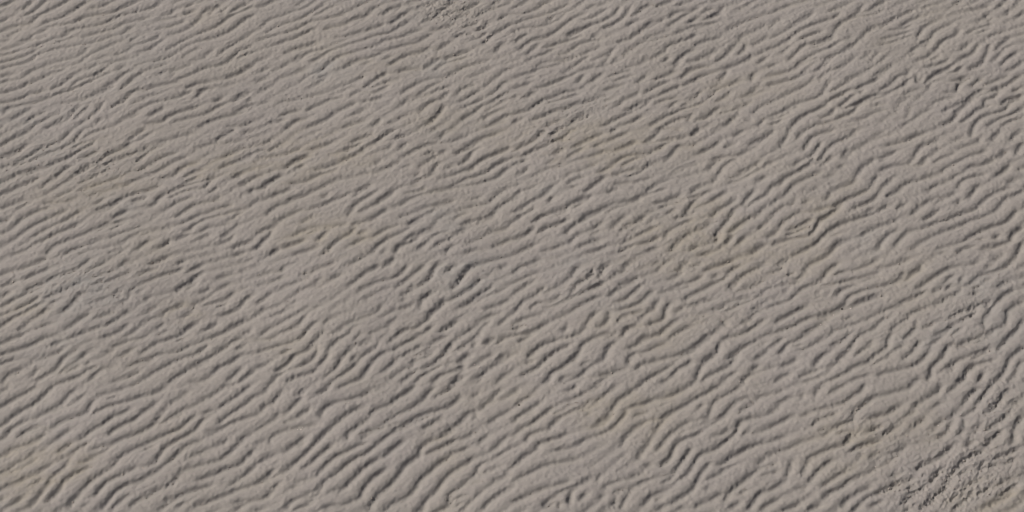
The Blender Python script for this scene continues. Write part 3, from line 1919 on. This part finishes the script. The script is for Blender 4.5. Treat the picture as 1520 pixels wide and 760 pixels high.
# ------------------------------------------------------------------ patches of the beach: (x, y, rx, ry, amount) in the photograph
def patches(lst, soft=0.6):
    m = np.zeros((NY, NX))
    for x, y, rx, ry, a in lst:
        cx, cy = ground(x, y)
        ex, _ = ground(x + rx, y)
        _, ey = ground(x, y - ry)
        d2 = ((gxx - cx) / (ex - cx)) ** 2 + ((gyy - cy) / (ey - cy)) ** 2
        m = np.maximum(m, a * np.exp(-d2 * 0.9))
    return m
ROUGH = [(672, 18, 55, 34, 1.0), (1430, 700, 120, 75, 1.0), (1310, 650, 60, 40, .75), (1480, 600, 60, 45, .6), (1360, 735, 70, 40, .9),
         (700, 408, 60, 34, .38), (860, 405, 70, 28, .36), (100, 245, 120, 55, .5), (110, 425, 90, 55, .45), (900, 160, 60, 26, .5),
         (590, 200, 90, 40, .4), (830, 212, 40, 24, .5), (1440, 480, 80, 60, .45), (1180, 420, 50, 40, .4), (1030, 345, 80, 40, .35),
         (250, 470, 50, 30, .35), (360, 210, 60, 24, .5), (1100, 470, 70, 40, .35), (120, 150, 90, 40, .25), (1500, 540, 40, 60, .4)]
SMOOTH = [(545, 440, 60, 34, .8), (1390, 22, 60, 22, .7), (440, 330, 50, 20, .3), (170, 350, 60, 20, .3), (900, 690, 40, 30, .55), (1340, 125, 20, 12, .3),
          (400, 70, 60, 26, .3), (430, 120, 60, 30, .5), (1180, 30, 50, 22, .4), (420, 395, 60, 22, .4), (350, 400, 60, 24, .4), (720, 110, 70, 18, .3),
          (1000, 30, 40, 20, .2), (120, 480, 60, 16, .5), (230, 450, 50, 20, .4)]
TAN = [(455, 240, 110, 34, .8), (500, 352, 80, 26, .9), (1075, 355, 110, 60, 1.0), (650, 175, 60, 20, .8), (60, 690, 90, 50, .8), (890, 215, 130, 36, .8),
       (930, 600, 100, 50, .6), (1275, 660, 80, 50, .8), (330, 245, 110, 22, .8), (285, 462, 40, 16, .9), (1240, 300, 60, 40, .6), (90, 300, 60, 40, .4),
       (200, 215, 50, 20, .6), (1480, 740, 60, 40, .7), (860, 560, 60, 40, .5), (1100, 130, 120, 40, .4), (560, 90, 90, 18, .5), (990, 470, 130, 40, .5),
       (40, 460, 50, 16, .5), (180, 275, 70, 16, .7), (770, 590, 60, 30, .4), (1320, 420, 90, 40, .3), (640, 660, 90, 40, .25), (1190, 380, 60, 40, .6)]
BLUE = [(112, 432, 70, 34, .9), (700, 405, 50, 26, .8), (486, 105, 26, 16, .9), (660, 325, 30, 18, .8), (30, 180, 50, 34, .6), (815, 283, 22, 12, .8),
        (1480, 490, 40, 40, .6), (1405, 505, 40, 30, .6), (190, 305, 20, 10, .6), (650, 95, 26, 20, .7), (100, 520, 40, 20, .7), (1335, 520, 30, 24, .6),
        (1290, 355, 30, 20, .5), (1450, 430, 50, 30, .5), (180, 90, 90, 50, .4), (70, 210, 60, 30, .5), (850, 395, 50, 20, .5), (590, 20, 40, 14, .3), (100, 515, 20, 12, .6)]
rough = np.clip(patches(ROUGH) + 0.04 + 0.12 * band(0.25, 1.0, 21, CREST, 1.8), 0, 1)
smooth = patches(SMOOTH)
tan = np.clip(patches(TAN) * (0.75 + 0.3 * band(0.08, 0.35, 22, CREST, 2.2)) + 0.10 * band(0.3, 1.2, 23), 0, .75)
blue = np.clip(patches(BLUE) * (0.75 + 0.3 * band(0.06, 0.3, 24, CREST, 2.0)) + 0.06 * band(0.3, 1.2, 25), 0, 1)

# ------------------------------------------------------------------ height of the sand
# Every trough has a short steep lee face on its upper side, a rounded back rising towards it and a
# sunlit toe below it.  These slopes are laid out first and the height is then integrated from them.
RELIEF = 0.28                      # extra slope of a full lee face
SWELL = 0.160                      # typical slope of the round backs
NRM = np.stack([-TG[:, 1], TG[:, 0]], 1)
LEE = np.array([math.sin(CREST), -math.cos(CREST)])
NRM *= np.where(NRM @ LEE < 0, -1.0, 1.0)[:, None]            # points down the lee side
amp = (1 + 0.14 * band(0.25, 0.8, 38, CREST, 1.8)) * (1 - 0.50 * smooth)
amp *= np.clip(1.02 - 0.05 * (gyy - 9.8) + 0.02 * gxx + 0.10 * np.exp(-((gxx + .7) ** 2 + (gyy - 8.8) ** 2) / 0.6), .6, 1.4)
amp = np.clip(amp, .2, 1.4)
def cap(f, m):
    return m * np.tanh(f / m)
sn = np.array(SUN_AZ_VEC) / math.hypot(*SUN_AZ_VEC)           # slope is measured away from the sun
TURN = np.clip(NRM @ -sn, 0.1, 1) / 0.80                       # how far each face is turned from the sun
WT = WT * TURN ** 1.3
FACE = cap(valley(splat(P, WT), 0.0044), 1.3) + 0.22 * cap(valley(raw_deep, 0.0065), 1.0)
BACK = cap(valley(splat(P - NRM * 0.013, WT), 0.0125), 1.0)
TOE = cap(valley(splat(P + NRM * 0.0125, WT), 0.0085), 1.0)
ux = np.roll(U, (1, -1), (0, 1))
fillf = np.clip(-U - 0.30, 0, 1.0) ** 1.1 * 1.15
fillf = cap(fillf, 1.0)
sh = int(round(0.011 / CELL * .8))
fillt = np.clip(np.roll(fillf, (-sh, sh // 2 + 1), (0, 1)), 0, 1)
fillb = blur(np.roll(fillf, (sh, -(sh // 2 + 1)), (0, 1)), 0.008)
fw = np.clip(1 - cover, 0.0, 1)
slope = -(FACE + 0.60 * BACK - 0.40 * TOE) - fw * 0.85 * (fillf + 0.35 * fillb - 0.34 * fillt)
slope -= blur(slope, 0.055)
slope *= amp * RELIEF
kn = -(KX * sn[0] + KY * sn[1])
eps = 2 * math.pi / 0.40
Hh = np.fft.ifft2(np.fft.fft2(slope) * (-1j * kn) / (kn ** 2 + eps ** 2)).real
# the round backs themselves
prof = np.sqrt(np.clip((1.12 + U) / 2.1, 0.015, 1.6)) - 1      # round-backed ridges that meet in narrow troughs
kk = np.sqrt(K2) + 1e-9
def dome(f, p, kc=70.0):
    """rounds plateaus into domes by weakening the short waves"""
    t = (1 + (kk / kc) ** 2) ** (-p / 2) * (1 - np.exp(-(kk / 25.0) ** 2))
    return np.fft.ifft2(np.fft.fft2(f) * t).real
body = dome(prof - 0.12 * VF - 0.06 * VD, 1.6, 80.0)
ls = sn[0] * np.gradient(body, CELL, axis=1) + sn[1] * np.gradient(body, CELL, axis=0)
gsum = (np.gradient(body, CELL, axis=1) ** 2 + np.gradient(body, CELL, axis=0) ** 2) * 0.5
even = SWELL / np.sqrt(blur(gsum, 0.13) + 0.06 * gsum.mean())
even = np.minimum(even, 1.5 * np.median(even))
chop = np.clip(0.5 + 0.7 * band(0.15, 0.5, 41), 0, 1) * band(0.022, 0.05, 42, CREST + 0.9, 1.5)   # small cross ridges and knobs
Hh += body * amp * even
ls = -(sn[0] * np.gradient(Hh, CELL, axis=1) + sn[1] * np.gradient(Hh, CELL, axis=0))
steep = np.minimum(ls + 0.50, 0)                              # sand does not stand steeper than it can: the worst faces slump
Hh -= np.fft.ifft2(np.fft.fft2(0.65 * steep) * (-1j * kn) / (kn ** 2 + eps ** 2)).real
ls = -(sn[0] * np.gradient(Hh, CELL, axis=1) + sn[1] * np.gradient(Hh, CELL, axis=0))
print('slopes', np.percentile(slope, [1, 5, 25, 50, 75, 95, 99]).round(3), np.percentile(ls, [1, 5, 25, 50, 75, 95, 99]).round(3), np.corrcoef(slope.ravel(), ls.ravel())[0, 1])
chop = np.clip(0.5 + 0.7 * band(0.15, 0.5, 41), 0, 1) * band(0.022, 0.05, 42, CREST + 0.9, 1.5)   # small cross ridges and knobs
Hh += 0.0005 * chop
Hh += 0.00060 * band(0.030, 0.055, 43, CREST, 2.0) * np.clip(1.1 - cover * .5, 0, 1)      # faint lesser ripples between the main ones
Hh += 0.0004 * band(0.035, 0.07, 32) + 0.00042 * band(0.02, 0.035, 33)
Hh += 0.006 * band(0.8, 2.0, 34)
near = np.clip(FACE, 0, 1)
edge = np.clip(0.5 + 0.6 * band(0.12, 0.5, 37, CREST, 2.0), 0, 1)     # where the troughs' sides have crumbled
crumb = np.clip(rough * (0.35 + near) + 0.52 * near * edge ** 1.5, 0, 1.4)
n1 = band(0.010, 0.045, 35, CREST, 1.4)
n2 = band(0.009, 0.016, 36)
Hh += crumb * (0.0016 * n1 + 0.0021 * n2) + rough * 0.0011 * band(0.02, 0.06, 39, CREST, 2.0) + np.clip(rough - .4, 0, .6) * (0.0018 * n2 + 0.0014 * n1)
Hh += 0.00035 * n2 + 0.00025 * n1
print('height', Hh.min(), Hh.max())

def sample(f, x, y):
    fx = ((x - X0) / CELL) % NX
    fy = ((y - Y0) / CELL) % NY
    ix, iy = np.floor(fx).astype(int), np.floor(fy).astype(int)
    fx, fy = fx - ix, fy - iy
    ix %= NX; iy %= NY
    jx, jy = (ix + 1) % NX, (iy + 1) % NY
    return (f[iy, ix] * (1 - fx) + f[iy, jx] * fx) * (1 - fy) + (f[jy, ix] * (1 - fx) + f[jy, jx] * fx) * fy

def axis(lo, hi, n, far, ratio):
    core = np.linspace(lo, hi, n)
    d = core[1] - core[0]
    out, x = [], 0.0
    while x < far:
        d *= ratio
        x += d
        out.append(x)
    out = np.array(out)
    return np.concatenate([lo - out[::-1], core, hi + out])
ax = axis(-3.62, 3.62, 1300, 6000, 1.16)
ay = axis(7.55, 12.50, 800, 6000, 1.16)
mx, my = np.meshgrid(ax, ay)
out = np.maximum(np.maximum(np.abs(mx) - 3.62, np.abs(my - 10.025) - 2.475), 0)
fade = np.exp(-(out / 0.38) ** 2)
uu = sample(np.clip(U, -1.3, 1.3) * np.clip(amp, 0, 1), mx, my) * fade
LEAN = 0.0024
vx = mx + LEE[0] * LEAN * (uu + .35)
vy = my + LEE[1] * LEAN * (uu + .35)
vz = sample(Hh, mx, my) * fade

def grid_mesh(name, vx, vy, vz):
    ny, nx = vx.shape
    co = np.stack([vx, vy, vz], -1).reshape(-1, 3).astype(np.float32)
    i = np.arange(ny * nx, dtype=np.int32).reshape(ny, nx)
    q = np.stack([i[:-1, :-1], i[:-1, 1:], i[1:, 1:], i[1:, :-1]], -1).reshape(-1)
    me = bpy.data.meshes.new(name)
    me.vertices.add(len(co))
    me.vertices.foreach_set('co', co.ravel())
    nq = len(q) // 4
    me.loops.add(len(q))
    me.loops.foreach_set('vertex_index', q)
    me.polygons.add(nq)
    me.polygons.foreach_set('loop_start', np.arange(nq, dtype=np.int32) * 4)
    me.polygons.foreach_set('use_smooth', np.ones(nq, dtype=bool))
    me.update(calc_edges=True)
    return me
me = grid_mesh('sand', vx, vy, vz)
def attr(name, f):
    a = me.attributes.new(name, 'FLOAT', 'POINT')
    a.data.foreach_set('value', f.astype(np.float32).ravel())
attr('ochre_grain', sample(tan, mx, my))
attr('slate_grain', sample(blue, mx, my))
attr('crumbly', sample(rough, mx, my))
attr('beyond', 1 - fade)
attr('trough', sample(np.clip(.5 - U * .5, 0, 1), mx, my))

# ------------------------------------------------------------------ sand material
def node(nt, kind, **kw):
    n = nt.nodes.new(kind)
    for k, v in kw.items():
        if k in n.inputs:
            n.inputs[k].default_value = v
        else:
            setattr(n, k, v)
    return n
m = bpy.data.materials.new('rippled_sand')
m.use_nodes = True
nt = m.node_tree
nt.nodes.clear()
L = nt.links.new
geo = node(nt, 'ShaderNodeNewGeometry')
def noise(scale, detail=3, rough=.6):
    n = node(nt, 'ShaderNodeTexNoise', Scale=scale, Detail=detail, Roughness=rough)
    L(geo.outputs['Position'], n.inputs['Vector'])
    return n.outputs['Fac']
def ramp(src, a, b, lo=0., hi=1.):
    r = node(nt, 'ShaderNodeMapRange')
    r.inputs['From Min'].default_value = a; r.inputs['From Max'].default_value = b
    r.inputs['To Min'].default_value = lo; r.inputs['To Max'].default_value = hi
    L(src, r.inputs['Value'])
    return r.outputs[0]
def mix(fac, a, b, blend='MIX'):
    x = node(nt, 'ShaderNodeMix', data_type='RGBA', blend_type=blend)
    for s, v in ((0, fac), (6, a), (7, b)):
        if isinstance(v, (int, float)):
            x.inputs[s].default_value = v
        elif isinstance(v, tuple):
            x.inputs[s].default_value = (*v, 1)
        else:
            L(v, x.inputs[s])
    return x.outputs[2]
def math_(op, a, b):
    x = node(nt, 'ShaderNodeMath', operation=op)
    for s, v in ((0, a), (1, b)):
        if isinstance(v, (int, float)):
            x.inputs[s].default_value = v
        else:
            L(v, x.inputs[s])
    return x.outputs[0]
def at(name):
    return node(nt, 'ShaderNodeAttribute', attribute_name=name).outputs['Fac']
BASE = (0.252, 0.235, 0.218)
PINK = (0.251, 0.234, 0.222)
OCHRE = (0.252, 0.230, 0.193)
SLATE = (0.240, 0.232, 0.222)
col = mix(ramp(noise(1.6, 4), .35, .65), BASE, PINK)
col = mix(math_('MULTIPLY', at('trough'), ramp(noise(5.0, 3), .35, .7, .1, .6)), col, (0.247, 0.233, 0.208))
col = mix(math_('MULTIPLY', at('ochre_grain'), ramp(math_('ADD', noise(16.0, 5, .7), math_('MULTIPLY', at('trough'), .35)), .4, .85, .25, 1.0)), col, OCHRE)
col = mix(math_('MULTIPLY', at('slate_grain'), ramp(noise(11.0, 4), .3, .65, .4, 1.0)), col, SLATE)
grain = noise(260.0, 3, .75)
col = mix(1.0, col, mix(ramp(grain, .3, .7), (.87, .87, .87), (1.13, 1.13, 1.13)), 'MULTIPLY')
mott = noise(60.0, 3, .6)
col = mix(1.0, col, mix(ramp(mott, .3, .7), (.95, .955, .96), (1.04, 1.035, 1.03)), 'MULTIPLY')
bs = node(nt, 'ShaderNodeBsdfPrincipled', Roughness=.95)
bs.inputs['Specular IOR Level'].default_value = 0.15
L(col, bs.inputs['Base Color'])
hgt = math_('ADD', math_('MULTIPLY', noise(150.0, 3, .6), 0.6), math_('MULTIPLY', noise(330.0, 2, .6), 0.4))
bump = node(nt, 'ShaderNodeBump', Strength=1.0)
bump.inputs['Distance'].default_value = 0.0026
fine = math_('MULTIPLY', hgt, ramp(at('crumbly'), 0, 1, .5, 1.5))
mp = node(nt, 'ShaderNodeMapping')                      # the plain beyond the modelled patch stays rippled
mp.inputs['Rotation'].default_value = (0, 0, math.pi / 2 - CREST)
L(geo.outputs['Position'], mp.inputs['Vector'])
wv = node(nt, 'ShaderNodeTexWave', Scale=4.2, Distortion=6.0, Detail=2.0)
wv.inputs['Detail Scale'].default_value = 1.2
L(mp.outputs[0], wv.inputs['Vector'])
L(math_('ADD', fine, math_('MULTIPLY', math_('MULTIPLY', wv.outputs['Fac'], 2.6), at('beyond'))), bump.inputs['Height'])
L(bump.outputs[0], bs.inputs['Normal'])
om = node(nt, 'ShaderNodeOutputMaterial')
L(bs.outputs[0], om.inputs[0])
me.materials.append(m)
sand = bpy.data.objects.new('sand', me)
C.objects.link(sand)
sand['kind'] = 'structure'
sand['label'] = 'pale grey rippled sand of a wide tidal flat in low sunlight'

# ------------------------------------------------------------------ crumbs of dry sand along the trough edges and over the broken patches
def ico():
    t = (1 + 5 ** .5) / 2
    v = np.array([(-1, t, 0), (1, t, 0), (-1, -t, 0), (1, -t, 0), (0, -1, t), (0, 1, t), (0, -1, -t), (0, 1, -t), (t, 0, -1), (t, 0, 1), (-t, 0, -1), (-t, 0, 1)], float)
    f = np.array([(0, 11, 5), (0, 5, 1), (0, 1, 7), (0, 7, 10), (0, 10, 11), (1, 5, 9), (5, 11, 4), (11, 10, 2), (10, 7, 6), (7, 1, 8),
                  (3, 9, 4), (3, 4, 2), (3, 2, 6), (3, 6, 8), (3, 8, 9), (4, 9, 5), (2, 4, 11), (6, 2, 10), (8, 6, 7), (9, 8, 1)])
    return v / np.linalg.norm(v[0]), f
def settle(x, y):
    """where a point of the flat working grid ends up on the leaned ripples"""
    u_ = sample(np.clip(U, -1.3, 1.3) * np.clip(amp, 0, 1), x, y)
    return x + LEE[0] * LEAN * (u_ + .35), y + LEE[1] * LEAN * (u_ + .35), sample(Hh, x, y)
def scatter(name, x, y, r, mat, seed, flat=(.4, .7), lift=0.05):
    g = np.random.default_rng(seed)
    v, f = ico()
    n = len(x)
    px, py, pz = settle(x, y)
    sc = r[:, None, None] * np.stack([g.uniform(.8, 1.3, n), g.uniform(.8, 1.3, n), g.uniform(*flat, n)], 1)[:, None, :]
    q = v[None] * g.uniform(.75, 1.2, (n, 12, 1)) * sc
    a = g.uniform(0, 6.283, n)[:, None]
    q = np.stack([q[..., 0] * np.cos(a) - q[..., 1] * np.sin(a), q[..., 0] * np.sin(a) + q[..., 1] * np.cos(a), q[..., 2]], -1)
    q += np.stack([px, py, pz + r * lift], 1)[:, None, :]
    me = bpy.data.meshes.new(name)
    co = q.reshape(-1, 3).astype(np.float32)
    ff = (f[None] + 12 * np.arange(n)[:, None, None]).reshape(-1).astype(np.int32)
    me.vertices.add(len(co)); me.vertices.foreach_set('co', co.ravel())
    me.loops.add(len(ff)); me.loops.foreach_set('vertex_index', ff)
    me.polygons.add(len(ff) // 3)
    me.polygons.foreach_set('loop_start', np.arange(len(ff) // 3, dtype=np.int32) * 3)
    me.update(calc_edges=True)
    me.materials.append(mat)
    o = bpy.data.objects.new(name, me)
    C.objects.link(o)
    o['kind'] = 'stuff'
    return o
def plain(name, colour, rough=.9, var=.12, scale=40):
    m = bpy.data.materials.new(name)
    m.use_nodes = True
    t = m.node_tree
    b = t.nodes['Principled BSDF']
    b.inputs['Roughness'].default_value = rough
    b.inputs['Specular IOR Level'].default_value = .2
    ge = t.nodes.new('ShaderNodeNewGeometry')
    no = t.nodes.new('ShaderNodeTexNoise')
    no.inputs['Scale'].default_value = scale
    t.links.new(ge.outputs['Position'], no.inputs['Vector'])
    mx_ = t.nodes.new('ShaderNodeMix'); mx_.data_type = 'RGBA'
    mx_.inputs[6].default_value = (*[c * (1 - var) for c in colour], 1)
    mx_.inputs[7].default_value = (*[c * (1 + var) for c in colour], 1)
    t.links.new(no.outputs['Fac'], mx_.inputs[0])
    t.links.new(mx_.outputs[2], b.inputs['Base Color'])
    return m
g = np.random.default_rng(77)
score = sample(np.clip(rough, 0, 1) * 1.3 + 0.5 * edge, P[:, 0], P[:, 1]) * (WT > 0)
pick = g.random(len(P)) < 0.24 * np.clip(score - .12, 0, 1.2)
cx, cy = P[pick, 0], P[pick, 1]
nrm = np.stack([-TG[pick, 1], TG[pick, 0]], 1)
nrm *= np.sign(nrm @ -LEE)[:, None]
off = g.normal(0.002, 0.007, len(cx))
cx, cy = cx + nrm[:, 0] * off, cy + nrm[:, 1] * off
nr = 60000
bx, by = g.uniform(-3.6, 3.6, nr), g.uniform(7.55, 12.5, nr)
keep = g.random(nr) < np.clip(sample(rough, bx, by) - .22, 0, 1) ** 1.3 * .8
bx, by = bx[keep], by[keep]
ax_, ay_ = np.concatenate([cx, bx]), np.concatenate([cy, by])
rad = np.clip(g.lognormal(math.log(.0026), .35, len(ax_)), .0014, .006)
print('crumbs', len(cx), len(bx))
scatter('sand_crumbs', ax_, ay_, rad, plain('crumb_sand', (0.284, 0.255, 0.230)), 3)['label'] = 'crumbs of dry sand along the ripple troughs and broken patches'

# ------------------------------------------------------------------ two small dark pebbles and a few pale chips
def lump(name, x, y, r, mat, seed, lift):
    g = np.random.default_rng(seed)
    v, f = ico()
    for _ in range(2):                                         # two rounds of splitting each face in four
        vv, ff, mid = [tuple(p) for p in v], [], {}
        def half(a, b):
            k = (min(a, b), max(a, b))
            if k not in mid:
                m_ = (np.array(vv[a]) + np.array(vv[b])); mid[k] = len(vv); vv.append(tuple(m_ / np.linalg.norm(m_)))
            return mid[k]
        for a, b, c in f:
            ab, bc, ca = half(a, b), half(b, c), half(c, a)
            ff += [(a, ab, ca), (b, bc, ab), (c, ca, bc), (ab, bc, ca)]
        v, f = np.array(vv), np.array(ff)
    dirs = g.standard_normal((7, 3))
    bulge = sum(.07 * np.cos(3 * v @ d + i) for i, d in enumerate(dirs))
    q = v * (1 + bulge)[:, None] * r * np.array([1.25, 1.0, .75])
    px, py, pz = settle(np.array([x]), np.array([y]))
    me = bpy.data.meshes.new(name)
    me.from_pydata([tuple(p) for p in q], [], [tuple(int(i) for i in t) for t in f])
    me.polygons.foreach_set('use_smooth', [True] * len(f))
    me.materials.append(mat)
    o = bpy.data.objects.new(name, me)
    C.objects.link(o)
    o.location = (px[0], py[0], pz[0] + r * lift)
    o.rotation_euler = (0, 0, g.uniform(0, 6.28))
    return o
stone = plain('dark_stone', (.055, .045, .038), .6, .3, 500)
for px_, py_, r_, sd, lab in ((770.8, 599, .0052, 4, 'tiny dark pebble on a smooth ripple back at the end of a short trough'),
                              (1250.4, 456.6, .0044, 8, 'tiny dark pebble lodged in the crumbling lee edge of a ripple')):
    x_, y_ = ground(px_, py_)
    o = lump('pebble', float(x_), float(y_), r_, stone, sd, .35)
    o['label'] = lab
    o['category'] = 'pebble'
fl = np.array([(704.5, 539), (711, 544), (447, 638), (450, 634.5), (518, 599), (1218.5, 481), (1204.5, 489), (1238, 465.5), (1263, 456.5), (442, 638),
               (1470, 606), (1426, 616), (1393, 631), (1300, 690), (1350, 700), (672, 20), (690, 12), (706, 30), (1444, 690), (1404, 712)])
fx_, fy_ = ground(fl[:, 0], fl[:, 1])
scatter('pale_chips', fx_, fy_, np.full(len(fl), .0042), plain('pale_chip', (.52, .48, .44)), 5, (.3, .5), .3)['label'] = 'scattered tiny pale chips lying on the sand'
